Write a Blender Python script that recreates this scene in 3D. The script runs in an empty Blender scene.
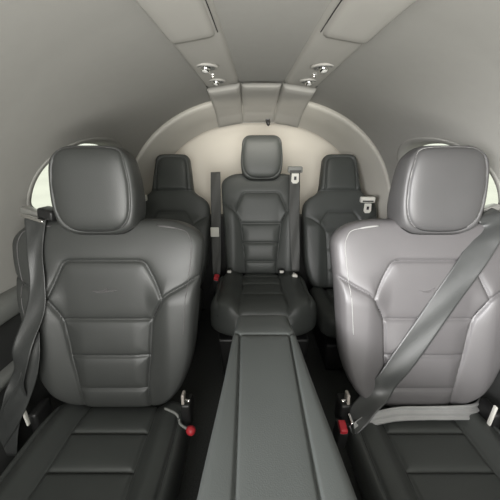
import bpy, bmesh, math
import numpy as np
from mathutils import Vector, Matrix
SC = bpy.context.scene
COL = SC.collection
EYE = 1.2                      # camera height above the cabin floor
CX = 0.055                     # cabin centreline
rng = np.random.default_rng(4)

# ------------------------------------------------------------------ materials
def mat(name, base, rough=0.5, metal=0.0, noise=None, bump=None, spec=0.5, sheen=0.0, coat=0.0, emit=None):
    m = bpy.data.materials.new(name); m.use_nodes = True
    nt = m.node_tree; b = nt.nodes['Principled BSDF']
    b.inputs['Base Color'].default_value = (*base, 1)
    b.inputs['Roughness'].default_value = rough
    b.inputs['Metallic'].default_value = metal
    b.inputs['Specular IOR Level'].default_value = spec
    if sheen: b.inputs['Sheen Weight'].default_value = sheen
    if coat: b.inputs['Coat Weight'].default_value = coat; b.inputs['Coat Roughness'].default_value = 0.3
    tc = nt.nodes.new('ShaderNodeTexCoord')
    if noise:
        n = nt.nodes.new('ShaderNodeTexNoise'); n.inputs['Scale'].default_value = noise[0]
        n.inputs['Detail'].default_value = 4
        nt.links.new(tc.outputs['Object'], n.inputs['Vector'])
        r = nt.nodes.new('ShaderNodeMix'); r.data_type = 'RGBA'
        k = noise[1]
        r.inputs[6].default_value = (*[c*(1-k) for c in base], 1)
        r.inputs[7].default_value = (*[min(1, c*(1+k)) for c in base], 1)
        nt.links.new(n.outputs['Fac'], r.inputs[0]); nt.links.new(r.outputs[2], b.inputs['Base Color'])
    if bump:
        kind, sc_, st = bump
        if kind == 'voronoi':
            t = nt.nodes.new('ShaderNodeTexVoronoi'); t.inputs['Scale'].default_value = sc_; out = t.outputs['Distance']
        else:
            t = nt.nodes.new('ShaderNodeTexNoise'); t.inputs['Scale'].default_value = sc_; t.inputs['Detail'].default_value = 3; out = t.outputs['Fac']
        nt.links.new(tc.outputs['Object'], t.inputs['Vector'])
        bp = nt.nodes.new('ShaderNodeBump'); bp.inputs['Strength'].default_value = st; bp.inputs['Distance'].default_value = 0.002
        nt.links.new(out, bp.inputs['Height']); nt.links.new(bp.outputs['Normal'], b.inputs['Normal'])
    if emit:
        b.inputs['Emission Color'].default_value = (*emit[0], 1); b.inputs['Emission Strength'].default_value = emit[1]
    return m

M = {}
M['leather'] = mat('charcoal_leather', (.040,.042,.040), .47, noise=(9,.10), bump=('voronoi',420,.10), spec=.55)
M['leather_lit'] = mat('charcoal_leather_lit', (.096,.092,.093), .47, noise=(9,.10), bump=('voronoi',420,.10), spec=.6)  # same leather as the left seat, stronger light put into the colour
M['leather_dark'] = mat('dark_leather', (.050,.054,.051), .48, noise=(9,.12), bump=('voronoi',420,.10), spec=.4)
M['leather_console'] = mat('console_leather', (.053,.058,.055), .5, noise=(9,.08), bump=('voronoi',420,.10), spec=.4)
M['leather_half_lit'] = mat('charcoal_leather_half_lit', (.068,.067,.067), .47, noise=(9,.10), bump=('voronoi',420,.10), spec=.55)  # same leather again, half-lit tone painted for the right headrest
M['seam'] = mat('seam_dark', (.012,.012,.012), .8)
M['stitch'] = mat('stitch_grey', (.28,.28,.27), .6)
M['headliner'] = mat('grey_headliner', (.325,.32,.298), .95, noise=(30,.03), bump=('noise',500,.15), spec=.1)
M['ring'] = mat('cream_ring', (.47,.455,.41), .6, noise=(12,.03), spec=.35)
M['bulkhead'] = mat('cream_bulkhead', (.74,.70,.62), .8, noise=(4,.03), spec=.2)
M['panel'] = mat('overhead_panel_grey', (.40,.39,.36), .6, noise=(10,.03), spec=.35)
M['trimdark'] = mat('dark_side_trim', (.03,.031,.03), .6, noise=(14,.1))
M['ledge'] = mat('grey_ledge', (.17,.175,.165), .6, noise=(14,.05))
M['ledgelight'] = mat('pale_bracket', (.34,.31,.28), .6, noise=(14,.05))
M['carpet'] = mat('dark_carpet', (.055,.057,.055), 1.0, noise=(160,.4), bump=('noise',350,.8), spec=.05)
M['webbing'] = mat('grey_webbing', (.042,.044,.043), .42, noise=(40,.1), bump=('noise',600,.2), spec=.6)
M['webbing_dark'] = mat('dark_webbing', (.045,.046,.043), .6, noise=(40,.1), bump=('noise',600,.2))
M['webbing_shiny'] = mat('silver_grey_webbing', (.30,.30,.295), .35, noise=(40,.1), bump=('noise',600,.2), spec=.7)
M['chrome'] = mat('chrome', (.85,.84,.82), .18, metal=1.0)
M['steel'] = mat('brushed_steel', (.62,.62,.6), .35, metal=.9, noise=(80,.06))
M['whiteplastic'] = mat('pale_plastic', (.62,.61,.56), .45, noise=(20,.03))
M['black'] = mat('black_plastic', (.012,.012,.012), .45)
M['red'] = mat('red_button', (.42,.025,.035), .45)
M['lens'] = mat('lamp_lens', (.55,.55,.52), .25)
M['apron'] = mat('pale_concrete_apron', (.80,.80,.74), .9, noise=(.4,.15))
g = bpy.data.materials.new('window_glass'); g.use_nodes = True
nt = g.node_tree; nt.nodes.clear()
o_ = nt.nodes.new('ShaderNodeOutputMaterial'); tr = nt.nodes.new('ShaderNodeBsdfTransparent'); gl = nt.nodes.new('ShaderNodeBsdfGlossy')
tr.inputs['Color'].default_value = (.93,.96,.92,1); gl.inputs['Roughness'].default_value = .03
mx = nt.nodes.new('ShaderNodeMixShader'); mx.inputs[0].default_value = .06
nt.links.new(tr.outputs[0], mx.inputs[1]); nt.links.new(gl.outputs[0], mx.inputs[2]); nt.links.new(mx.outputs[0], o_.inputs[0])
M['glass'] = g

# ------------------------------------------------------------------ helpers
def mesh_obj(name, verts, faces, m, parent=None, smooth=True):
    me = bpy.data.meshes.new(name)
    me.from_pydata([tuple(map(float, v)) for v in verts], [], [tuple(map(int, f)) for f in faces])
    me.validate(); me.materials.append(M[m])
    if smooth: me.polygons.foreach_set('use_smooth', [True]*len(me.polygons))
    bm = bmesh.new(); bm.from_mesh(me); bmesh.ops.recalc_face_normals(bm, faces=bm.faces); bm.to_mesh(me); bm.free()
    o = bpy.data.objects.new(name, me); COL.objects.link(o)
    if parent:
        o.parent = parent
        o.matrix_parent_inverse = Matrix.Translation(-world_loc(parent))
    return o
def world_loc(p):
    return p['_w'].to_list() and Vector(p['_w']) if '_w' in p else Vector((0,0,0))
def thing(name, label, cat, loc, group=None):
    o = bpy.data.objects.new(name, None); COL.objects.link(o)
    o.location = loc; o['_w'] = list(loc); o.empty_display_size = .05
    o['label'] = label; o['category'] = cat
    if group: o['group'] = group
    return o
def tag(o, label, cat, group=None):
    o['label'] = label; o['category'] = cat
    if group: o['group'] = group
    return o
def struct(o): o['kind'] = 'structure'; return o

def catmull(pts, n=10, closed=False):
    P = [np.array(p, float) for p in pts]; out = []
    N = len(P); segs = N if closed else N-1
    for i in range(segs):
        p0 = P[(i-1) % N] if closed or i > 0 else 2*P[0]-P[1]
        p1 = P[i]; p2 = P[(i+1) % N]
        p3 = P[(i+2) % N] if closed or i+2 < N else 2*P[-1]-P[-2]
        for k in range(n):
            t = k/n
            out.append(.5*((2*p1)+(-p0+p2)*t+(2*p0-5*p1+4*p2-p3)*t*t+(-p0+3*p1-3*p2+p3)*t**3))
    if not closed: out.append(P[-1])
    return np.array(out)

def tube_geo(pts, r, sides=6, closed=False, V=None, F=None):
    V = [] if V is None else V; F = [] if F is None else F
    P = np.array(pts, float); n = len(P); base = len(V)
    for i in range(n):
        a = P[(i-1) % n] if (closed or i > 0) else P[i]; b = P[(i+1) % n] if (closed or i < n-1) else P[i]
        d = b-a; d /= np.linalg.norm(d)+1e-12
        up = np.array([0,0,1.]) if abs(d[2]) < .9 else np.array([0,1.,0])
        u = np.cross(d, up); u /= np.linalg.norm(u); w = np.cross(d, u)
        rr = r[i] if hasattr(r, '__len__') else r
        for k in range(sides):
            an = 2*math.pi*k/sides
            V.append(P[i]+rr*(math.cos(an)*u+math.sin(an)*w))
    for i in range(n if closed else n-1):
        j = (i+1) % n
        for k in range(sides):
            F.append((base+i*sides+k, base+i*sides+(k+1) % sides, base+j*sides+(k+1) % sides, base+j*sides+k))
    if not closed:
        F.append([base+k for k in range(sides)][::-1]); F.append([base+(n-1)*sides+k for k in range(sides)])
    return V, F
def tube(name, pts, r, m, parent=None, sides=8, closed=False):
    V, F = tube_geo(pts, r, sides, closed); return mesh_obj(name, V, F, m, parent)

def rbox(name, c, size, m, parent=None, bev=.004, rot=None, taper=None):
    """bevelled box with optional taper of its top"""
    bm = bmesh.new(); bmesh.ops.create_cube(bm, size=1)
    for v in bm.verts:
        if taper and v.co.z > 0: v.co.x *= taper[0]; v.co.y *= taper[1]
        v.co = Vector((v.co.x*size[0], v.co.y*size[1], v.co.z*size[2]))
    bmesh.ops.bevel(bm, geom=bm.edges[:], offset=bev, segments=3, profile=.6, affect='EDGES')
    R = rot if rot is not None else Matrix.Identity(3)
    for v in bm.verts: v.co = R @ v.co + Vector(c)
    V = [tuple(v.co) for v in bm.verts]; bm.verts.index_update()
    F = [[v.index for v in f.verts] for f in bm.faces]; bm.free()
    return mesh_obj(name, V, F, m, parent)
def lathe(name, prof, c, axis, m, parent=None, n=32, sy=1.0):
    """prof: (radius, height) list about axis at c"""
    ax = Vector(axis).normalized(); u = Vector((1,0,0)); u = (u-ax*u.dot(ax)).normalized(); w = ax.cross(u)
    V = []; F = []
    for (r, h) in prof:
        for k in range(n):
            a = 2*math.pi*k/n
            V.append(tuple(Vector(c)+ax*h+u*(r*math.cos(a))+w*(r*math.sin(a)*sy)))
    for i in range(len(prof)-1):
        for k in range(n):
            F.append((i*n+k, i*n+(k+1) % n, (i+1)*n+(k+1) % n, (i+1)*n+k))
    F.append(list(range(n))[::-1]); F.append([(len(prof)-1)*n+k for k in range(n)])
    return mesh_obj(name, V, F, m, parent)

def dist_poly(S, T, pts):
    d = np.full(S.shape, 1e9)
    for (ax, ay), (bx, by) in zip(pts[:-1], pts[1:]):
        vx, vy = bx-ax, by-ay; L2 = vx*vx+vy*vy+1e-12
        k = np.clip(((S-ax)*vx+(T-ay)*vy)/L2, 0, 1)
        d = np.minimum(d, np.hypot(S-ax-k*vx, T-ay-k*vy))
    return d
def sstep(x, a, b):
    k = np.clip((x-a)/(b-a), 0, 1); return k*k*(3-2*k)

class Pad:
    """closed upholstered pad: s across, t along, n out of its face"""
    def __init__(s, O, et, en, L, wt, Tf, Tb, p=5, q=5, seams=(), puff=.006, bol=None, gw=.0042, gd=.008, bend=None, tbk=None):
        s.tbk = tbk
        s.O = np.array(O, float); s.et = np.array(et, float); s.et /= np.linalg.norm(s.et)
        en = np.array(en, float); en -= s.et*np.dot(en, s.et); s.en = en/np.linalg.norm(en)
        s.es = np.array([1., 0, 0]); s.L = L; s.wt = wt; s.Tf = Tf; s.Tb = Tb; s.p = p; s.q = q
        s.seams = seams; s.puff = puff; s.bol = bol; s.gw = gw; s.gd = gd; s.bend = bend
    def w(s, t):
        ts = [a for a, b in s.wt]; ws = [b for a, b in s.wt]
        return np.interp(t, ts, ws)
    def Tt(s, t):
        u = np.clip(abs(2*t/s.L-1), 0, 1); return (1-u**s.q)**(1/s.q)
    def nfront(s, S, T):
        W = s.w(T); x = np.clip(np.abs(S)/np.maximum(W, 1e-6), 0, 1)
        prof = (1-x**s.p)**(1/s.p)*s.Tt(T)
        n = s.Tf*prof
        mask = np.clip(prof*1.4, 0, 1)
        if s.bol is not None: n = n+s.bol(S, T)*mask
        if s.seams:
            d = np.full(np.shape(S), 1e9)
            for pl in s.seams: d = np.minimum(d, dist_poly(S, T, pl))
            de = np.minimum((W-np.abs(S)), np.minimum(T, s.L-T))
            n = n+mask*(s.puff*(1-np.exp(-np.minimum(d, np.maximum(de, 0)*2)/.016))-s.gd*np.exp(-(d/s.gw)**2))
        return n
    def bendn(s, T): return s.bend(T) if s.bend else 0*T
    def pt(s, S, T, off=0.0):
        S = np.asarray(S, float); T = np.asarray(T, float)
        n = s.nfront(S, T)+off+s.bendn(T)
        return s.O+S[..., None]*s.es+T[..., None]*s.et+n[..., None]*s.en
    def build(s, name, m, parent, ns=120, ntt=130, nb=24):
        u = np.linspace(-1, 1, ntt); T = s.L/2*(1+.72*u+.28*np.sin(np.pi/2*u)); T[0] = 0; T[-1] = s.L
        v = np.linspace(-1, 1, ns); vf = .6*v+.4*np.sin(np.pi/2*v)
        vb = np.linspace(1, -1, nb)[1:-1]; vb = np.sin(np.pi/2*vb)
        rows = []
        TT, VV = np.meshgrid(T, vf, indexing='ij'); S = VV*s.w(TT)
        front = s.pt(S, TT)
        TT2, VB = np.meshgrid(T, vb, indexing='ij'); SB = VB*s.w(TT2)
        x = np.abs(VB); nb_ = -s.Tb*(s.tbk(TT2/s.L) if s.tbk else 1)*(1-x**s.p)**(1/s.p)*s.Tt(TT2)+s.bendn(TT2)
        back = s.O+SB[..., None]*s.es+TT2[..., None]*s.et+nb_[..., None]*s.en
        ring = np.concatenate([front, back], axis=1); n = ring.shape[1]
        V = ring.reshape(-1, 3); F = []
        for i in range(ntt-1):
            for k in range(n):
                F.append((i*n+k, i*n+(k+1) % n, (i+1)*n+(k+1) % n, (i+1)*n+k))
        F.append(list(range(n))[::-1]); F.append([(ntt-1)*n+k for k in range(n)])
        return mesh_obj(name, V, F, m, parent)
    def line(s, pts, off, n=10, closed=False, smooth=True):
        P = catmull([(a, b) for a, b in pts], n, closed) if smooth else np.array(pts)
        return s.pt(P[:, 0], P[:, 1], off)

def dens(pl, n=8): return [tuple(p) for p in catmull(pl, n)]
def mirror(pl): return [(-a, b) for a, b in pl]
def roundw(samples, L, r0, r1, rw=None):
    rw = rw or r1
    """turn outline samples into a dense outline with rounded ends of radius r0 (bottom), r1 (top)"""
    ts = np.concatenate([np.linspace(0, r0, 14), np.linspace(r0, L-r1, 40)[1:], np.linspace(L-r1, L, 18)[1:]])
    c = catmull(samples, 12); out = []
    for t in ts:
        w = np.interp(t, c[:, 0], c[:, 1])
        if t < r0: k = 1-t/r0; w -= r0*(1-math.sqrt(max(0, 1-k*k)))
        if t > L-r1: k = (t-(L-r1))/r1; w -= rw*(1-math.sqrt(max(0, 1-k*k)))
        out.append((t, max(w, .004)))
    return out

def ribbon(name, pts, wdirs, width, m, parent=None, thick=.0022, n=10, fold=.0, wave=(.0015, 6, .35)):
    P = catmull(pts, n); Wd = catmull(wdirs, n); V = []; F = []
    w_ = width if hasattr(width, '__len__') else [width]*len(pts)
    ww = catmull([(a, 0) for a in w_], n)[:, 0]
    N = len(P); K = 15
    for i in range(N):
        d = P[min(i+1, N-1)]-P[max(i-1, 0)]; d /= np.linalg.norm(d)
        w = Wd[i]-d*np.dot(Wd[i], d); w /= np.linalg.norm(w); nn = np.cross(d, w)
        for side in (1, -1):
            for k in (range(K) if side == 1 else range(K-1, -1, -1)):
                x = (k/(K-1)-.5)
                V.append(P[i]+w*x*ww[i]+nn*(side*thick/2+fold*(4*x*x)+wave[0]*math.sin(wave[1]*x+i*wave[2])))
    C = 2*K
    for i in range(N-1):
        for k in range(C): F.append((i*C+k, i*C+(k+1) % C, (i+1)*C+(k+1) % C, (i+1)*C+k))
    F.append(list(range(C))[::-1]); F.append([(N-1)*C+k for k in range(C)])
    return mesh_obj(name, V, F, m, parent)

Z = lambda z: z+EYE
# ------------------------------------------------------------------ cabin shell
SEC = [(-1.0,.86,.26),(-.5,.92,.34),(0,.95,.375),(.5,.945,.365),(.9,.925,.345),(1.3,.89,.315),(1.6,.87,.29),(1.9,.85,.262)]   # Y, half width, top above eye
ZC = -.5; NEXP = 2.25
def sec(Y):
    ys = [q[0] for q in SEC]; return np.interp(Y, ys, [q[1] for q in SEC]), np.interp(Y, ys, [q[2] for q in SEC])-ZC
def spow(c, e): return np.sign(c)*np.abs(c)**e
def shell_pt(Y, phi, off=0.0):
    a, b = sec(Y); a -= off; b -= off
    return (CX-a*spow(math.cos(phi), 2/NEXP), Y, Z(ZC+b*abs(math.sin(phi))**(2/NEXP)))
def wall_x(Y, z, side, off=0.0):
    a, b = sec(Y); a -= off; b -= off
    k = min(max((z-ZC)/b, 0), 1); return CX+side*a*(1-k**NEXP)**(1/NEXP)
WY, WZ, WA, WB, WBL = 1.42, -.19, .315, .207, .085      # side window centre and half sizes
def wz_(k, a):
    c = spow(math.sin(a), 2/2.3); return WZ+(WB if c > 0 else WBL)*k*c
def in_win(Y, z, k=1.0): return abs((Y-WY)/(WA*k))**2.3+abs((z-WZ)/((WB if z > WZ else WBL)*k))**2.3 < 1
def shell_piece(name, p0, p1, n, win=False):
    ys = np.linspace(-1.0, 1.9, 240); ph = np.linspace(p0, p1, n); V = []; F = []
    for Y in ys:
        for f in ph: V.append(shell_pt(Y, f))
    for i in range(len(ys)-1):
        for k in range(n-1):
            q = (i*n+k, i*n+k+1, (i+1)*n+k+1, (i+1)*n+k)
            if win:
                c = np.mean([V[j] for j in q], axis=0)
                if in_win(c[1], c[2]-EYE, 1.03): continue
            F.append(q)
    return struct(mesh_obj(name, V, F, 'headliner'))
PA = math.radians(56)
shell_piece('wall_left', 0.0, PA, 90, True)
shell_piece('ceiling', PA, math.pi-PA, 70)
shell_piece('wall_right', math.pi-PA, math.pi, 90, True)

# side windows: recessed frame with a pane
for idx, side in ((1, -1), (2, 1)):
    N = 96; V = []; F = []
    prof = [(1.07, .0008), (1.065, .0025), (1.04, .003), (1.0, .001), (.975, -.006), (.955, -.022), (.945, -.045)]
    for (k, off) in prof:
        for j in range(N):
            a = 2*math.pi*j/N
            Y = WY+WA*k*spow(math.cos(a), 2/2.3); z = wz_(k, a)
            V.append((wall_x(Y, z, side, off), Y, Z(z)))
    for i in range(len(prof)-1):
        for j in range(N): F.append((i*N+j, i*N+(j+1) % N, (i+1)*N+(j+1) % N, (i+1)*N+j))
    w = struct(mesh_obj('window_%d' % idx, V, F, 'headliner'))
    V = []; F = []; R_ = [.0, .25, .5, .75, .95]
    for k in R_:
        for j in range(N):
            a = 2*math.pi*j/N
            Y = WY+WA*k*spow(math.cos(a), 2/2.3); z = wz_(k, a)
            V.append((wall_x(Y, z, side, -.036), Y, Z(z)))
    for i in range(len(R_)-1):
        for j in range(N): F.append((i*N+j, i*N+(j+1) % N, (i+1)*N+(j+1) % N, (i+1)*N+j))
    mesh_obj('pane', V, F, 'glass', w)

# arch ring at the rear
def ring_loft(name, prof, m, p0=-.25, p1=math.pi+.25, n=160, smoothn=8):
    """prof: (Y, a, b) -> surface swept round the arch"""
    P = catmull(prof, smoothn); V = []; F = []; ph = np.linspace(p0, p1, n)
    for (Y, a, b) in P:
        for f in ph:
            V.append((CX-a*spow(math.cos(f), 2/2.2), Y, Z(ZC+b*spow(math.sin(f), 2/2.2))))
    for i in range(len(P)-1):
        for k in range(n-1): F.append((i*n+k, i*n+k+1, (i+1)*n+k+1, (i+1)*n+k))
    return mesh_obj(name, V, F, m)
struct(ring_loft('trim_1', [(1.90,.87,.775),(1.888,.858,.765),(1.882,.848,.752),(1.888,.838,.741),(1.91,.829,.729),(1.98,.800,.704),(2.07,.768,.677),(2.13,.745,.655),(2.15,.737,.646),(2.158,.742,.650),(2.155,.765,.672)], 'ring'))
# thin shadow gap strip behind the ring's outer lip
# rear bulkhead: shallow dome behind the ring
def dome():
    V = []; F = []; n = 120; ks = [1.0, .98, .95, .9, .8, .65, .5, .3, .1, .001]
    ys = [2.13, 2.19, 2.24, 2.28, 2.315, 2.34, 2.355, 2.365, 2.37, 2.37]
    ph = np.linspace(0, 2*math.pi, n, endpoint=False)
    for k, Y in zip(ks, ys):
        for f in ph:
            b = .69 if math.sin(f) > 0 else .72
            V.append((CX-.79*k*spow(math.cos(f), 2/2.2), Y, Z(ZC+b*k*spow(math.sin(f), 2/2.2))))
    for i in range(len(ks)-1):
        for k in range(n): F.append((i*n+k, i*n+(k+1) % n, (i+1)*n+(k+1) % n, (i+1)*n+k))
    return mesh_obj('wall_back', V, F, 'bulkhead')
struct(dome())
struct(rbox('trim_8', (CX, 2.06, Z(-.83)), (1.45, .10, .74), 'trimdark', bev=.03))

# lower side walls, ledge rails and floor
for nm, side in (('left', -1), ('right', 1)):
    V = []; F = []; ys = np.linspace(-1.0, 2.2, 60)
    prof = [(.0, ZC+.002), (-.004, ZC-.05), (.012, ZC-.06), (.03, ZC-.2), (.06, ZC-.45), (.10, -1.12), (.12, -1.2)]
    for Y in ys:
        a, b = sec(min(Y, 1.9))
        for (dx, z) in prof: V.append((CX+side*(a-dx), Y, Z(z)))
    n = len(prof)
    for i in range(len(ys)-1):
        for k in range(n-1): F.append((i*n+k, i*n+k+1, (i+1)*n+k+1, (i+1)*n+k))
    struct(mesh_obj('trim_2' if side < 0 else 'trim_3', V, F, 'trimdark'))
    # ledge rail (rounded armrest shelf)
    V = []; F = []; ys = np.linspace(-.6, 1.84, 60)
    prof = [(0, .012), (.03, .014), (.055, .006), (.064, -.012), (.062, -.05), (.05, -.062), (.0, -.066)]
    for Y in ys:
        a, b = sec(min(Y, 1.9))
        for (dx, z) in prof: V.append((CX+side*(a-.001-dx), Y, Z(ZC+z)))
    n = len(prof)
    for i in range(len(ys)-1):
        for k in range(n-1): F.append((i*n+k, i*n+k+1, (i+1)*n+k+1, (i+1)*n+k))
    F.append(list(range(n))); F.append([(len(ys)-1)*n+k for k in range(n)])
    struct(mesh_obj('trim_4' if side < 0 else 'trim_5', V, F, 'ledge'))
    # second lower rail
    V = []; F = []
    prof = [(0, .0), (.03, .0), (.04, -.01), (.038, -.035), (.0, -.04)]
    for Y in ys:
        a, b = sec(min(Y, 1.9))
        for (dx, z) in prof: V.append((CX+side*(a-.03-dx), Y, Z(ZC-.22+z)))
    n = len(prof)
    for i in range(len(ys)-1):
        for k in range(n-1): F.append((i*n+k, i*n+k+1, (i+1)*n+k+1, (i+1)*n+k))
    struct(mesh_obj('trim_6' if side < 0 else 'trim_7', V, F, 'ledge'))
struct(rbox('floor', (CX, .7, -.02), (1.9, 3.5, .04), 'carpet', bev=.002))
struct(rbox('ground', (0, 0, -1.05), (80, 80, .1), 'apron', bev=.002))

# ------------------------------------------------------------------ overhead panels
def ceil_z(Y): return sec(Y)[1]+ZC     # top of the arch above eye
def strip_z(Y, x):
    """headliner height above eye at x"""
    a, b = sec(Y); k = min(abs(x-CX)/a, 1); return ZC+b*(1-k**NEXP)**(1/NEXP)
def strip_mesh(name, fn_edges, Y0, Y1, drop, m, parent, ny=50, round_=.012, nose=False, top=.012):
    """a shallow raised tray hanging under the ceiling; fn_edges(Y)->(x0,x1)"""
    V = []; F = []; ys = np.linspace(Y0, Y1, ny)
    us = [0, .03, .07, .13, .3, .5, .7, .87, .93, .97, 1]; hs = [-top, .45, .78, .96, 1, 1.02, 1, .96, .78, .45, -top]
    n = len(us)
    for i, Y in enumerate(ys):
        x0, x1 = fn_edges(Y)
        e = 1.0
        if i == 0 or i == ny-1: e = .35
        elif i == 1 or i == ny-2: e = .85
        for u, h in zip(us, hs):
            x = x0+(x1-x0)*u; zc_ = strip_z(min(Y, 1.9), x)
            V.append((x, Y, Z(zc_-(drop*h*e if h > 0 else -top))))
    for i in range(ny-1):
        for k in range(n-1): F.append((i*n+k, i*n+k+1, (i+1)*n+k+1, (i+1)*n+k))
    F.append(list(range(n))); F.append([(ny-1)*n+k for k in range(n)])
    return mesh_obj(name, V, F, m, parent)
SEC3 = [(1.3,.89,.315),(1.6,.87,.285),(1.9,.835,.226),(2.0,.79,.20),(2.07,.765,.172),(2.15,.735,.142)]
def ring_z(Y, x):
    ys = [q[0] for q in SEC3]; a = np.interp(Y, ys, [q[1] for q in SEC3]); b = np.interp(Y, ys, [q[2] for q in SEC3])-ZC
    k = min(abs(x-CX)/a, 1); return ZC+b*(1-k**2.2)**(1/2.2)
def cover_mesh(name, fe, Y0, Y1, m, parent, d0=.030, d1=.010, ny=30):
    V = []; F = []; us = [0, .03, .08, .16, .35, .5, .65, .84, .92, .97, 1]; hs = [-.3, .5, .82, .97, 1, 1.02, 1, .97, .82, .5, -.3]; n = len(us)
    ysl = list(np.linspace(Y0, Y1, ny)); ysl[1] = Y0+.003; ysl[2] = Y0+.010
    for i, Y in enumerate(ysl):
        x0, x1 = fe(Y); k = (Y-Y0)/(Y1-Y0); e = (.0, .8, 1)[i] if i < 3 else 1; d = (d0+(d1-d0)*k)*(e if i < ny-1 else -.5)
        for u, h in zip(us, hs):
            x = x0+(x1-x0)*u; V.append((x, Y, Z(ring_z(Y, x)-d*h)))
    for i in range(ny-1):
        for k in range(n-1): F.append((i*n+k, i*n+k+1, (i+1)*n+k+1, (i+1)*n+k))
    F.append(list(range(n))); F.append([(ny-1)*n+k for k in range(n)])
    return mesh_obj(name, V, F, m, parent)
def edges(side):
    def f(Y):
        k = (Y-.6)/1.0
        inner = .162-.057*k; outer = .328-.068*k
        if side < 0: return (CX-outer, CX-inner)
        return (CX+inner, CX+outer)
    return f
for side in (-1, 1):
    nm = 'left' if side < 0 else 'right'
    th = thing('overhead_panel', 'long grey overhead panel with lights along the %s of the ceiling' % nm, 'panel', (CX+side*.2, 1.0, Z(.32)), )
    e = edges(side)
    strip_mesh('panel_body', e, -.5, 1.62, .022, 'panel', th)
    strip_mesh('access_cover', lambda Y: (e(Y)[0]+.012, e(Y)[1]-.004) if side > 0 else (e(Y)[0]+.004, e(Y)[1]-.012), -.1, 1.06, .036, 'panel', th)
    # dark slot beside the access cover
    xi = lambda Y: (e(Y)[0]+.010 if side > 0 else e(Y)[1]-.010)
    pts = [(xi(Y), Y, Z(strip_z(Y, xi(Y))-.0235)) for Y in np.linspace(.3, 1.02, 12)]
    tube('slot', pts, .0016, 'seam', th)
    cover_mesh('end_cover', lambda Y: (e(min(Y, 1.6))[0]-.004, e(min(Y, 1.6))[1]+.004), 1.60, 2.152, 'panel', th)
    # reading lights: bezel, ball and lens
    for k, (Y, dx, r) in enumerate(((1.30, .022, .035), (1.49, .014, .030))):
        x = (e(Y)[0]+e(Y)[1])/2+side*dx; zc_ = strip_z(Y, x)-.022
        t2 = thing('reading_light', '%s chrome eyeball light in the %s overhead panel' % ('front larger' if k == 0 else 'rear smaller', nm), 'light', (x, Y, Z(zc_)), 'chrome eyeball lights in the overhead panels')
        lathe('bezel', [(r*1.42, .004), (r*1.40, -.001), (r*1.28, -.0035), (r*1.12, -.003), (r*1.0, .001), (r*.95, .006)], (x, Y, Z(zc_)), (0,0,1), 'panel', t2)
        lathe('socket', [(r*1.08, .002), (r*1.05, -.0035), (r*.8, -.003), (r*.8, .002)], (x, Y, Z(zc_)), (0,0,1), 'ledge', t2)
        ax = Vector((.15*side, -.45, -1)).normalized()
        pr = [(r*.02, r*.80)]+[(r*.78*math.sin(a), r*.78*-math.cos(a)*-1*-1) for a in []]
        pr = [(max(r*.78*math.sin(a), .0005), -r*.78*math.cos(a)+r*.3) for a in np.linspace(.9, math.pi-.02, 12)]
        pr = [(p[0], p[1]) for p in pr]
        lathe('ball', [(max(r*.56*math.sin(a), .0005), r*.50*math.cos(a)+.004) for a in np.linspace(math.pi-.05, .75, 14)], Vector((x, Y, Z(zc_)))+Vector((0,0,0)), ax, 'chrome', t2)
        lathe('lens', [(r*.34, r*.30), (r*.32, r*.42+.004), (.0008, r*.45+.004)], (x, Y, Z(zc_)), ax, 'lens', t2)
        if k == 0:
            pass
    Y = 1.395; x = (e(Y)[0]+e(Y)[1])/2+side*.012; zc_ = strip_z(Y, x)-.022
    t3 = thing('light_switch', 'tiny chrome toggle between the two lights on the %s panel' % nm, 'switch', (x, Y, Z(zc_)))
    rbox('toggle', (x, Y, Z(zc_-.006)), (.010, .03, .012), 'chrome', t3, .003)
    rbox('toggle_base', (x, Y, Z(zc_-.001)), (.016, .04, .004), 'steel', t3, .0015)
# centre roof cover between the two end covers
ct = cover_mesh('roof_cover', lambda Y: (edges(-1)(min(Y, 1.6))[1]+.005, edges(1)(min(Y, 1.6))[0]-.005), 1.61, 2.15, 'panel', None, d0=.022, d1=.006)
tag(ct, 'small grey centre roof cover between the two overhead panel ends', 'cover')
mic = thing('microphone', 'small black cabin microphone under the rear edge of the roof', 'microphone', (CX+.03, 2.1, Z(.15)))
lathe('capsule', [(.006, 0), (.011, .004), (.013, .016), (.013, .028), (.010, .04), (.004, .046)], (CX+.058, 2.10, Z(.160)), (.15, -.3, -1), 'black', mic)
rbox('mount', (CX+.058, 2.10, Z(.158)), (.026, .03, .022), 'black', mic, .004)

# ------------------------------------------------------------------ seats
def seat_seams(kw=1.0, kh=1.0, hexb=.34):
    X = lambda pl: [(a*kw, b*kh) for a, b in pl]
    s = []
    s.append(X([(-.110,.543),(.110,.543)]))
    c = dens([(.104,.543),(.124,.539),(.142,.520),(.184,.428),(.182,.405),(.150,.345)], 6)
    s += [X(c), X(mirror(c))]
    s.append(X([(-.150,.343),(.150,.343)]))
    s.append(X([(-.135,.215),(.135,.215)])); s.append(X([(-.120,.090),(.120,.090)]))
    d = dens([(.320,.500),(.26,.462),(.205,.432),(.175,.395),(.148,.335),(.135,.215),(.120,.09),(.118,-.02)], 6)
    s += [X(d), X(mirror(d))]
    return s
def bol_fn(kw, kh, amt=.026, hexin=.004):
    def f(S, T):
        a = np.abs(S)/kw; t = T/kh
        side = sstep(a, .125, .215)*(1-sstep(t, .40, .52))
        hexm = (1-sstep(a, .13, .19))*sstep(t, .33, .36)*(1-sstep(t, .53, .555))
        return amt*side*kw-0*hexm+.010*kw*np.exp(-((t-.17)/.14)**2)*(1-sstep(a, .08, .14))
    return f
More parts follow.
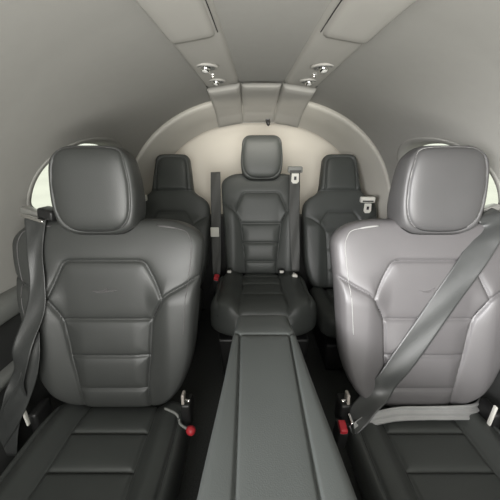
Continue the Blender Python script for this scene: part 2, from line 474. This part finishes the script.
def emblem(pad, s0, t0, sc_, parent):
    wing = [(-.040,-.001),(-.025,-.003),(-.012,-.002),(-.002,.001),(.004,.006),(.009,.007),(.006,.002),(.001,-.003),(.010,-.001),(.022,.001),(.040,.001)]
    w2 = [(-.030,-.005),(-.014,-.0062),(.000,-.0045),(.014,-.003),(.028,-.002)]
    V, F = [], []
    for pl in (wing, w2):
        P = catmull([(s0+a*sc_, t0+b*sc_) for a, b in pl], 5)
        tube_geo(pad.pt(P[:, 0], P[:, 1], .0008), .0014, 6, V=V, F=F)
    return mesh_obj('embossed_emblem', V, F, 'leather_lit', parent)

def seat(cx, Y0, z0, Y1, z1, kw, kh, label, hr=True, lea='leather', cush=None, front=True, det=1.0, group=None, hmat=None, stitch='leather', okw=1.0, ol=None):
    """Y0,z0 foot of the backrest face; Y1,z1 its shoulder"""
    et = np.array([0, Y1-Y0, z1-z0]); et /= np.linalg.norm(et); en = np.array([0, -et[2], et[1]])
    L = .675*kh; Tf = .05*min(1, kw+.1)
    O = np.array([cx, Y0, Z(z0)])-en*Tf
    outline = [(0,.150),(.04,.195),(.1,.240),(.2,.275),(.3,.288),(.45,.303),(.55,.316),(.63,.320),(.675,.320)]
    outline = ol or outline
    wt = roundw([(a*kh, b*kw*okw) for a, b in outline], L, .03*kh, .085*kh, .15*kw)
    base = thing('passenger_seat', label, 'seat', (cx, Y0-.25, 0), group)
    bend = lambda T: -.020*sstep(T/kh, .50, .69)
    ns, nt_ = int(150*det), int(160*det)
    pad = Pad(O, et, en, L, wt, Tf, .06, p=4.5, q=5, seams=seat_seams(kw, kh), bol=bol_fn(kw, kh), bend=bend, gw=.0034, gd=.008, puff=.008)
    bk = pad.build('backrest', lea, base, ns, nt_)
    V, F = [], []
    for pl in pad.seams:
        P = np.array(pl); P = P[(np.abs(P[:, 0]) < pad.w(P[:, 1])*.97) & (P[:, 1] > .012)]
        if len(P) > 1:
            if len(P) == 2: P = np.array([P[0]+(P[1]-P[0])*k for k in np.linspace(0, 1, 12)])
            tube_geo(pad.pt(P[:, 0], P[:, 1], .0000), .0019 if front else .0022, 6, V=V, F=F)
    mesh_obj('seam', V, F, 'seam', bk)
    # edge stitching, two parallel rows round the shoulder
    sides = {1: ([], []), -1: ([], [])}
    for off in (.034,):
        pl = []
        for t in np.linspace(.30*kh, L-off, 40): pl.append((float(pad.w(min(t, L*.999)))-off*(1 if t < L-.1 else 1.0), t))
        tt = L-off*.8
        P = [(a, b) for a, b in pl if a > 0]
        # keep a smooth corner
        w_end = P[-1][0]
        P = P+[(w_end-.022, tt-.002), (w_end-.05, L-.022), (w_end-.085, L-.020)]; P = [tuple(q) for q in catmull(P[::3]+P[-3:], 4)]
        for mm in (1, -1):
            Q = np.array([(mm*a, b) for a, b in P])
            tube_geo(pad.pt(Q[:, 0], Q[:, 1], .0003), .0013, 5, V=sides[mm][0], F=sides[mm][1])
    for mm in (1, -1): mesh_obj('stitching', *sides[mm], stitch, bk)
    if front: emblem(pad, 0, .445*kh, 1.0, bk)
    # headrest
    hpad = None
    if hr:
        hl = (.274 if front else .262); hw = (.134 if front else .127)
        top = O+et*(L-.045)+en*.016+np.array([-.010 if cx < -.2 else .004, 0, 0])
        ho = [(0,.72*hw),(.12*hl,.90*hw),(.3*hl,.985*hw),(.5*hl,1.0*hw),(.78*hl,.95*hw),(hl,(.80 if front else .93)*hw)]
        hwt = roundw(ho, hl, .035, .050)
        het = et+np.array([0,-.05,0]); hen = en
        face = dens([(0,.012),(.055,.016),(.092,.036),(.111,.075),(.116,.14),(.112,.19),(.100,hl-.032),(.083,hl-.014),(.045,hl-.008),(0,hl-.007)], 6)
        hpad = Pad(top+np.array([0,0,-.0]), het, hen, hl, hwt, .060, .080, p=5.0, q=4.2, seams=[face, mirror(face)], puff=.005, gw=.0028, gd=.004, tbk=lambda k: 1.35-1.05*k)
        h = hpad.build('headrest', hmat or lea, base, int(90*det), int(90*det), 34)
        sh = Pad(top-et*.0045-en*.012, het, hen, hl*.45, [(a, b*.97) for a, b in hwt], .064, .06, p=5, q=3.2)
        sh.build('headrest_gap_shade', 'seam', base, 40, 40)  # black pad painted in as the shade of the gap under the headrest
        V, F = [], []
        P = np.array(face+[(-a, b) for a, b in face[::-1]][1:-1])
        tube_geo(hpad.pt(P[:, 0], P[:, 1], -.0002), .0010, 6, closed=True, V=V, F=F)
        mesh_obj('piping', V, F, stitch, h)
        # two posts
        for sx in (-.045, .045):
            a = O+et*(L-.05)+np.array([sx, 0, 0]); b = a+et*.12
            tube('headrest_post', [a, b], .006, 'steel', base)
    # cushion
    c = cush
    cseams = [[(-c['cw'], .108*c['k']), (c['cw'], .108*c['k'])], [(-c['cw'], .213*c['k']), (c['cw'], .213*c['k'])], [(-c['cw'], .345*c['k']), (c['cw'], .345*c['k'])]]
    cl = dens([(c['cw']*.95, -.02), (c['cw']*.97, .05), (c['cw'], .10), (c['cw']*1.0, .25), (c['cw']*1.05, .4), (c['cw']*1.08, c['L']-.03), (c['cw']*1.08, c['L']-.01)], 6)
    cseams += [cl, mirror(cl)]
    el = dens([(c['hw']-.035, .05), (c['hw']-.032, .2), (c['hw']-.032, .4), (c['hw']-.04, c['L']-.04)], 6)
    cseams += [el, mirror(el)]
    Lc = c['L']; ow = [(0, c['hw']*c.get('rb', .95)), (.2*Lc, c['hw']), (.6*Lc, c['hw']), (.85*Lc, c['hw']*c.get('rf', .98)), (Lc, c['hw']*c.get('re', .92))]
    cw_ = c['cw']
    bol = lambda S, T: .030*sstep(np.abs(S), cw_, cw_+.06)*c.get('bol', 1)+.012*sstep(T, Lc*.5, Lc*.9)
    cp = Pad((cx+c.get('dx', 0), c['Y'], Z(c['z'])-c.get('Tf', .06)), (0, -1, c.get('slope', .03)), (0, 0, 1), Lc, roundw(ow, Lc, .03, c.get('rc', .06)), c.get('Tf', .06), .07, p=4, q=5, seams=cseams, bol=bol, puff=.007, gw=.0045, gd=.008)
    cu = cp.build('seat_cushion', c.get('m', 'leather_dark'), base, int(120*det), int(120*det))
    V, F = [], []
    for pl in cseams:
        P = np.array(pl); P = P[(P[:, 1] > .02) & (P[:, 1] < Lc-.02)]
        if len(P) > 1:
            if len(P) == 2: P = np.array([P[0]+(P[1]-P[0])*k for k in np.linspace(0, 1, 12)])
            tube_geo(cp.pt(P[:, 0], P[:, 1], .0000), .0018, 6, V=V, F=F)
    mesh_obj('seam', V, F, 'seam', cu)
    # pedestal
    pz = Z(c['z'])-.13
    rbox('pedestal', (cx, c['Y']-Lc*.52, pz/2+.0), (c['hw']*1.55, Lc*.75, pz-.03), 'black', base, .015, taper=(1.12, 1.08))
    for sx in (-1, 1):
        rbox('floor_rail', (cx+sx*c['hw']*.62, c['Y']-Lc*.5, .014), (.03, Lc*1.05, .028), 'steel', base, .004)
    return base, pad, hpad, cp
def hr_k(kw): return 1.0

cushF = dict(Y=.885, z=-.92, L=.56, cw=.130, hw=.258, k=1.25)
fl, padL, hpL, cpL = seat(-.475, .815, -.89, .93, -.225, 1, 1, 'dark grey leather front seat on the left with belt hanging down its outer side', cush=dict(cushF, dx=.0), stitch='leather_lit')
cushR = dict(Y=.885, z=-.92, L=.56, cw=.130, hw=.258, k=1.25)
fr, padR, hpR, cpR = seat(.595, .815, -.89, .93, -.225, 1, 1, 'lit dark grey leather front seat on the right crossed by a fastened diagonal belt', lea='leather_lit', cush=dict(cushR), stitch='stitch', hmat='leather_half_lit')
rc, padC, hpC, cpC = seat(CX+.012, 1.72, -.765, 1.87, -.15, .83, .93, 'dark leather rear middle seat with separate headrest, behind the console', lea='leather_dark', det=.7, front=False, okw=.93, ol=[(0,.268),(.05,.278),(.15,.288),(.3,.296),(.45,.308),(.6,.318),(.675,.318)],
    cush=dict(Y=1.78, z=-.765, L=.57, Tf=.09, cw=.11, hw=.262, k=1.1, rb=.72, rf=1.02, re=.9, rc=.12, slope=.06, bol=.8), stitch='leather_dark')

# rear outer seats: backrest and headrest in one tapering shape
def outer_seat(cx, label):
    Y0, z0, Y1, z1 = 1.70, -.85, 1.985, -.05
    et = np.array([0, Y1-Y0, z1-z0]); L = float(np.linalg.norm(et)); et /= L; en = np.array([0, -et[2], et[1]])
    O = np.array([cx, Y0, Z(z0)])-en*.045
    ol = [(0,.175),(.08,.205),(.2,.228),(.4,.236),(.50,.235),(.545,.222),(.575,.19),(.600,.150),(.63,.131),(.72,.120),(L,.104)]
    wt = roundw(ol, L, .03, .035)
    sm = [[(-.07,.48),(.07,.48)]]
    c = dens([(.07,.48),(.085,.474),(.125,.415),(.122,.395),(.100,.36)], 6); sm += [c, mirror(c)]
    sm += [[(-.1,.36),(.1,.36)], [(-.088,.24),(.088,.24)], [(-.082,.11),(.082,.11)]]
    d = dens([(.24,.46),(.18,.435),(.135,.40),(.098,.355),(.088,.24),(.082,.11),(.08,-.02)], 6); sm += [d, mirror(d)]
    sm += [[(-.125,.615),(.125,.615)]]
    f = dens([(.098,.618),(.093,.70),(.085,.79),(.06,.822),(0,.826)], 6); sm += [f, mirror(f)]
    base = thing('passenger_seat', label, 'seat', (cx, 1.45, 0))
    def bol(S, T):
        a = np.abs(S); return .018*sstep(a, .09, .15)*(1-sstep(T, .38, .47))+.012*sstep(T, .60, .64)
    pad = Pad(O, et, en, L, wt, .045, .05, p=4, q=6, seams=sm, bol=bol, puff=.005, gw=.004, gd=.007)
    bk = pad.build('backrest', 'leather_dark', base, 96, 150)
    V, F = [], []
    for pl in sm:
        P = np.array(pl); P = P[(np.abs(P[:, 0]) < pad.w(P[:, 1])*.97) & (P[:, 1] > .012)]
        if len(P) == 2: P = np.array([P[0]+(P[1]-P[0])*k for k in np.linspace(0, 1, 12)])
        tube_geo(pad.pt(P[:, 0], P[:, 1], -.0004), .0015, 5, V=V, F=F)
    mesh_obj('seam', V, F, 'seam', bk)
    Lc = .46; cs = dens([(.085,-.02),(.09,.2),(.1,.4),(.1,.45)], 6); cs2 = [[(-.09,.14),(.09,.14)],[(-.1,.3),(.1,.3)]]
    cp = Pad((cx, 1.76, Z(-.87)-.055), (0,-1,.05), (0,0,1), Lc, roundw([(0,.19),(.2,.205),(.35,.205),(Lc,.19)], Lc, .03, .07), .055, .06, p=4, q=5, seams=[cs, mirror(cs)]+cs2, bol=lambda S, T: .022*sstep(np.abs(S), .09, .14), puff=.006)
    cp.build('seat_cushion', 'leather_dark', base, 80, 80)
    rbox('pedestal', (cx, 1.53, .1), (.3, .34, .18), 'black', base, .015, taper=(1.1, 1.1))
    return base, pad
ol_, padOL = outer_seat(-.492, 'narrow dark leather rear seat on the left, its headrest moulded into the back')
or_, padOR = outer_seat(.572, 'narrow dark leather rear seat on the right, beside the pale belt bracket')

# ------------------------------------------------------------------ console
con = thing('centre_console', 'long dark padded centre console armrest between the two front seats', 'console', (CX-.015, .3, 0))
cc = .041
ctop = Pad((cc, .835, Z(-.5)-.03), (.0, -1, 0), (0, 0, 1), .98, roundw([(0,.080),(.06,.084),(.12,.090),(.3,.103),(.54,.124),(.75,.136),(.98,.14)], .98, .012, .02), .03, .035, p=7, q=14,
    seams=[[(-.069,.122),(.069,.122)], dens([(.069,.122),(.0665,.3),(.0645,.54),(.066,.8),(.066,.99)], 6), mirror(dens([(.069,.122),(.0665,.3),(.0645,.54),(.066,.8),(.066,.99)], 6)), [(.069,.122),(.093,.098)], [(-.069,.122),(-.093,.098)]],
    puff=.004, gw=.0028, gd=.007, bend=lambda T: -.008*(1-sstep(T, .0, .135)))
tp = ctop.build('padded_lid', 'leather_console', con, 110, 200)
V, F = [], []
for pl in ctop.seams:
    P = np.array(pl)
    if len(P) == 2: P = np.array([P[0]+(P[1]-P[0])*k for k in np.linspace(0, 1, 10)])
    tube_geo(ctop.pt(P[:, 0], P[:, 1], -.0003), .0011, 5, V=V, F=F)
mesh_obj('seam', V, F, 'seam', tp)
V, F = [], []
bb = [(.82,.066,.060),(.6,.088,.078),(.3,.105,.09),(-.12,.125,.10)]
for (Y, wt_, wb) in bb:
    for (x, z) in ((-wt_, Z(-.535)), (wt_, Z(-.535)), (wt_*.98, Z(-.6)), (wb, .0), (-wb, .0), (-wt_*.98, Z(-.6))): V.append((cc+x, Y, z))
for i in range(3):
    for k in range(6): F.append((i*6+k, i*6+(k+1) % 6, (i+1)*6+(k+1) % 6, (i+1)*6+k))
F.append(range(6)); F.append([18+k for k in range(6)])
mesh_obj('console_body', V, F, 'trimdark', con, smooth=False)

# ------------------------------------------------------------------ belts
def surfpts(pad, st, off): return [pad.pt(np.array([a]), np.array([b]), off)[0] for a, b in st]
BW = .074
# right front, fastened across the backrest
rb = thing('seat_belt', 'grey belt fastened diagonally across the right front seat, with pale lap strap', 'seat belt', (.33, .75, Z(-.85)))
st = [(.185,.655),(.150,.60),(.100,.52),(.035,.41),(-.03,.30),(-.10,.18),(-.155,.09)]
mid = surfpts(padR, st, .012)
pts = [np.array([.80,1.06,Z(-.235)]), np.array([.775,.965,Z(-.215)])]+mid+[np.array([.372,.775,Z(-.86)]), np.array([.338,.752,Z(-.90)])]
wd = [np.array([.3,.75,.2]), np.array([.8,.2,.25])]+[np.array([.82,0,.57])]*len(mid)+[np.array([.85,-.1,.5]), np.array([.6,-.5,.3])]
ribbon('shoulder_webbing', pts, wd, [BW]*(len(pts)-1)+[.05], 'webbing', rb, n=8)
lp = [(.335,.742,-.895),(.40,.765,-.878),(.50,.785,-.872),(.60,.790,-.872),(.70,.79,-.870),(.79,.81,-.885),(.86,.86,-.91)]
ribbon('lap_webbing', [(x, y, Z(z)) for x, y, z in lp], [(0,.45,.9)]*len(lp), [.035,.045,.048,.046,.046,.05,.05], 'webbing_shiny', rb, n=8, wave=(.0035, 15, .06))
R1 = Matrix.Rotation(math.radians(-14), 3, 'Y') @ Matrix.Rotation(math.radians(12), 3, 'X')
rbox('tongue', (.334, .742, Z(-.868)), (.008, .035, .075), 'chrome', rb, .002, rot=R1)
# buckle of the right front seat
def buckle(label, c, k=1.0, tilt=0, lean=0):
    t = thing('belt_buckle', label, 'buckle', c)
    R = Matrix.Rotation(tilt, 3, 'Y') @ Matrix.Rotation(lean, 3, 'X')
    rbox('buckle_housing', c, (.028*k, .05*k, .075*k), 'black', t, .006*k, rot=R)
    rbox('release_button', Vector(c)+R @ Vector((0, -.006*k, .040*k)), (.022*k, .036*k, .018*k), 'red', t, .005*k, rot=R)
    b = Vector(c)-R @ Vector((0, 0, .03*k))
    tube('stalk', [b, b+Vector((0, .02*k, -.05*k)), b+Vector((0, .04*k, -.12*k))], .008*k, 'black', t)
    return t
buckle('buckle with red button beside the right front seat cushion, holding its belt', (.302, .745, Z(-.91)), 1.1, .0, .15)
# left front, hanging loose along the outer side
lb = thing('seat_belt', 'loose grey belt hanging twisted down the outer side of the left front seat', 'seat belt', (-.78, .75, Z(-.9)))
g1 = surfpts(padL, [(-.215,.645),(-.212,.58),(-.205,.48),(-.212,.38)], .010)
pts = [np.array([-.715,1.05,Z(-.225)]), np.array([-.70,.975,Z(-.222)])]+g1+[np.array([-.705,.775,Z(-.60)]), np.array([-.728,.765,Z(-.69)]), np.array([-.765,.755,Z(-.79)]), np.array([-.80,.74,Z(-.88)]), np.array([-.81,.72,Z(-.98)])]
wd = [np.array([1,.0,.0])]*2+[np.array([1,0,.0])]*4+[np.array([1,-.1,0]), np.array([.9,-.5,0]), np.array([.9,.6,0]), np.array([.9,.4,.2]), np.array([.9,.2,.2])]
ribbon('shoulder_webbing', pts, wd, [BW, BW, .062, .05, .05, .06, .062, .06, .062, .065, .06], 'webbing', lb, n=9, fold=.004)
pts2 = [np.array([-.680,.815,Z(-.56)]), np.array([-.690,.785,Z(-.64)]), np.array([-.722,.765,Z(-.73)]), np.array([-.775,.745,Z(-.83)]), np.array([-.84,.73,Z(-.94)])]
ribbon('lap_webbing', pts2, [(.9,.3,0),(.9,.3,.1),(.8,.5,.1),(.9,.2,.2),(1,0,.2)], [.02,.04,.05,.06,.05], 'webbing', lb, n=9, fold=.004)
# slip guides on the shoulders by the window
def guide(label, c, side):
    t = thing('belt_guide', label, 'belt guide', c)
    x, y, z = c
    R = Matrix.Rotation(side*.25, 3, 'Z') @ Matrix.Rotation(-side*.2, 3, 'Y')
    rbox('guide_bar', c, (.085, .016, .012), 'chrome', t, .005, rot=R)
    rbox('guide_plate', (x+side*.01, y+.03, z+.012), (.095, .03, .022), 'steel', t, .006, rot=R)
    rbox('guide_cover', (x-side*.045, y+.02, z+.012), (.06, .05, .035), 'black', t, .01, rot=R)
    tube('anchor_arm', [(x, y+.04, z+.01), (x+side*.05, y+.10, z+.0), (x+side*.10, y+.12, z-.02)], .008, 'steel', t)
    return t
guide('chrome belt guide by the left window on the left front seat shoulder', (-.705, .955, Z(-.226)), -1)
guide('chrome belt guide by the right window on the right front seat shoulder', (.795, .985, Z(-.222)), 1)

# recline lever and hinge bracket, left front seat, inner side
def hinge(parent, cx, s):
    x = cx+s*.245
    rbox('hinge_bracket', (x-s*.008, .79, Z(-.83)), (.010, .03, .085), 'ledgelight', parent, .004, rot=Matrix.Rotation(-.12, 3, 'X'))
    rbox('hinge_cover', (x, .80, Z(-.87)), (.035, .06, .10), 'black', parent, .01)
    lathe('hinge_bolt', [(.006, 0), (.006, .014), (.004, .018), (.001, .019)], (x+s*.002, .775, Z(-.80)), (s, -.3, .1), 'chrome', parent, 20)
hinge(fl, -.462, 1); hinge(fr, .566, -1)
lv = tube('recline_lever', catmull([(-.290,.785,Z(-.845)), (-.245,.765,Z(-.850)), (-.232,.752,Z(-.878)), (-.198,.735,Z(-.885))], 6), .0045, 'ledge', fl)
lathe('lever_knob', [(.001,-.016),(.009,-.014),(.014,-.007),(.0155,0),(.014,.008),(.009,.014),(.001,.016)], (-.194,.733,Z(-.884)), (1,-.4,-.1), 'red', lv, 20)
# pale upright slivers and black covers beside the cushions
for par, cx, s in ((fl, -.462, -1), (fr, .566, 1)):
    x = cx+s*.285
    rbox('side_sliver', (x+(0 if s < 0 else -.045), .76, Z(-.85)), (.008, .014, .08), 'whiteplastic', par, .004, rot=Matrix.Rotation(s*.05, 3, 'Y'))
    rbox('side_cover', (cx+s*.268, .80, Z(-.90)), (.03, .08, .10), 'black', par, .012)
# rear belts
def bracket(label, c, s, plate=True):
    t = thing('belt_bracket', label, 'belt bracket', c)
    x, y, z = c
    rbox('bezel', (x, y, z+.015), (.085, .03, .035), 'ledge' if not plate else 'whiteplastic', t, .008)
    rbox('bezel_slot', (x, y-.014, z+.008), (.065, .006, .008), 'black', t, .002)
    bm_pts = [(x-.02, z-.005), (x+.02, z-.005), (x+.022, z-.05), (x+.012, z-.062), (x-.012, z-.062), (x-.022, z-.05)]
    V = [(a, y-.022, b) for a, b in bm_pts]+[(a, y-.016, b) for a, b in bm_pts]
    F = [tuple(range(6)), tuple(range(6, 12))]+[(k, (k+1) % 6, 6+(k+1) % 6, 6+k) for k in range(6)]
    mesh_obj('tongue', V, F, 'whiteplastic', t, smooth=False)
    rbox('tongue_slot', (x, y-.023, z-.032), (.014, .004, .02), 'black', t, .0015)
    return t
bracket('pale belt bracket and tongue left of the left rear headrest', (-.660, 1.80, Z(-.315)), -1)
bracket('pale belt bracket and tongue right of the right rear headrest', (.705, 1.80, Z(-.325)), 1)
b3 = bracket('grey belt bracket and tongue at the right shoulder of the rear middle seat', (.262, 1.80, Z(-.150)), 1, plate=False)
c1 = thing('seat_belt', 'dark belt hanging down the right edge of the rear middle seat', 'seat belt', (.27, 1.75, Z(-.7)))
cpts = [(.262,1.800,-.15),(.262,1.790,-.22),(.263,1.765,-.34),(.267,1.735,-.48),(.272,1.70,-.60),(.275,1.665,-.72)]
ribbon('webbing', [(x, y, Z(z)) for x, y, z in cpts], [(1,0,0)]*6, [.06,.062,.062,.06,.055,.045], 'webbing_dark', c1, n=8)
rbox('buckle_end', (.262, 1.625, Z(-.735)), (.028, .03, .035), 'whiteplastic', c1, .005, rot=Matrix.Rotation(.5, 3, 'Y'))
c2 = thing('seat_belt', 'dark belt hanging between the left rear seat and the middle seat', 'seat belt', (-.22, 1.75, Z(-.7)))
cpts = [(-.215,1.93,-.16),(-.214,1.89,-.25),(-.212,1.85,-.38),(-.211,1.80,-.52),(-.207,1.74,-.66),(-.205,1.69,-.76)]
ribbon('webbing', [(x, y, Z(z)) for x, y, z in cpts], [(1,0,0)]*6, [.06,.062,.062,.06,.055,.045], 'webbing_dark', c2, n=8)
rbox('tongue', (-.216, 1.775, Z(-.505)), (.052, .012, .06), 'whiteplastic', c2, .005)
buckle('buckle with red button left of the rear middle seat cushion', (-.205, 1.60, Z(-.775)), 1.3, .2, .1)
for i, (x, z) in enumerate(((-.125, -.72), (.19, -.72))):
    t = thing('seat_latch', 'small white latch at the %s foot of the rear middle backrest' % ('left' if i == 0 else 'right'), 'latch', (x, 1.665, Z(z)))
    rbox('latch_tab', (x, 1.660, Z(z)), (.024, .016, .014), 'whiteplastic', t, .004)
    rbox('latch_plate', (x, 1.680, Z(z)-.006), (.034, .02, .028), 'black', t, .004)

# ------------------------------------------------------------------ light
w = bpy.data.worlds.new('world'); SC.world = w; w.use_nodes = True
nt = w.node_tree; bg = nt.nodes['Background']
tcw = nt.nodes.new('ShaderNodeTexCoord'); sp = nt.nodes.new('ShaderNodeSeparateXYZ'); rp = nt.nodes.new('ShaderNodeValToRGB')
nt.links.new(tcw.outputs['Generated'], sp.inputs[0]); nt.links.new(sp.outputs['Z'], rp.inputs[0]); nt.links.new(rp.outputs[0], bg.inputs['Color'])
rp.color_ramp.elements[0].position = 0; rp.color_ramp.elements[0].color = (.84,.86,.76,1)
rp.color_ramp.elements[1].position = .5; rp.color_ramp.elements[1].color = (.92,.93,.86,1)
bg.inputs['Strength'].default_value = 1.35
def area(name, loc, target, size, power, col=(1,1,1), spread=180):
    l = bpy.data.lights.new(name, 'AREA'); l.shape = 'RECTANGLE'; l.size, l.size_y = size; l.energy = power; l.color = col; l.spread = math.radians(spread)
    o = bpy.data.objects.new(name, l); COL.objects.link(o); o.location = loc
    d = Vector(target)-Vector(loc); o.rotation_euler = d.to_track_quat('-Z', 'Y').to_euler(); return o
area('windshield_light', (-.15, -.75, Z(.02)), (.15, 1.2, Z(-.3)), (1.1, .5), 17, (1,.99,.97), 130)
area('ceiling_fill', (.05, -.6, Z(-.45)), (.05, .9, Z(.6)), (1.0, .4), 12, (1,.98,.94), 110)  # added fill behind the camera, aimed up to brighten the ceiling
area('bulkhead_fill', (CX, 1.58, Z(.14)), (CX, 2.37, Z(-.12)), (.6, .08), .9, (1,.95,.86), 95)  # added fill under the roof to brighten the bulkhead, no fitted lamp
area('right_seat_fill', (-.62, -.45, Z(.0)), (.58, .88, Z(-.42)), (.4, .4), 6.5, (1,.985,1), 45)  # added narrow light from front left to brighten the right seat

cam = bpy.data.cameras.new('camera'); co = bpy.data.objects.new('camera', cam); COL.objects.link(co)
co.location = (0, 0, Z(0)); co.rotation_euler = (math.radians(90-19.3), 0, 0)
cam.sensor_width = 36; cam.sensor_height = 36; cam.lens = 36*300/500; cam.clip_start = .02
SC.camera = co
SC.view_settings.view_transform = 'Standard'; SC.view_settings.look = 'None'; SC.view_settings.exposure = 0
for o in bpy.data.objects:
    if '_w' in o: del o['_w']
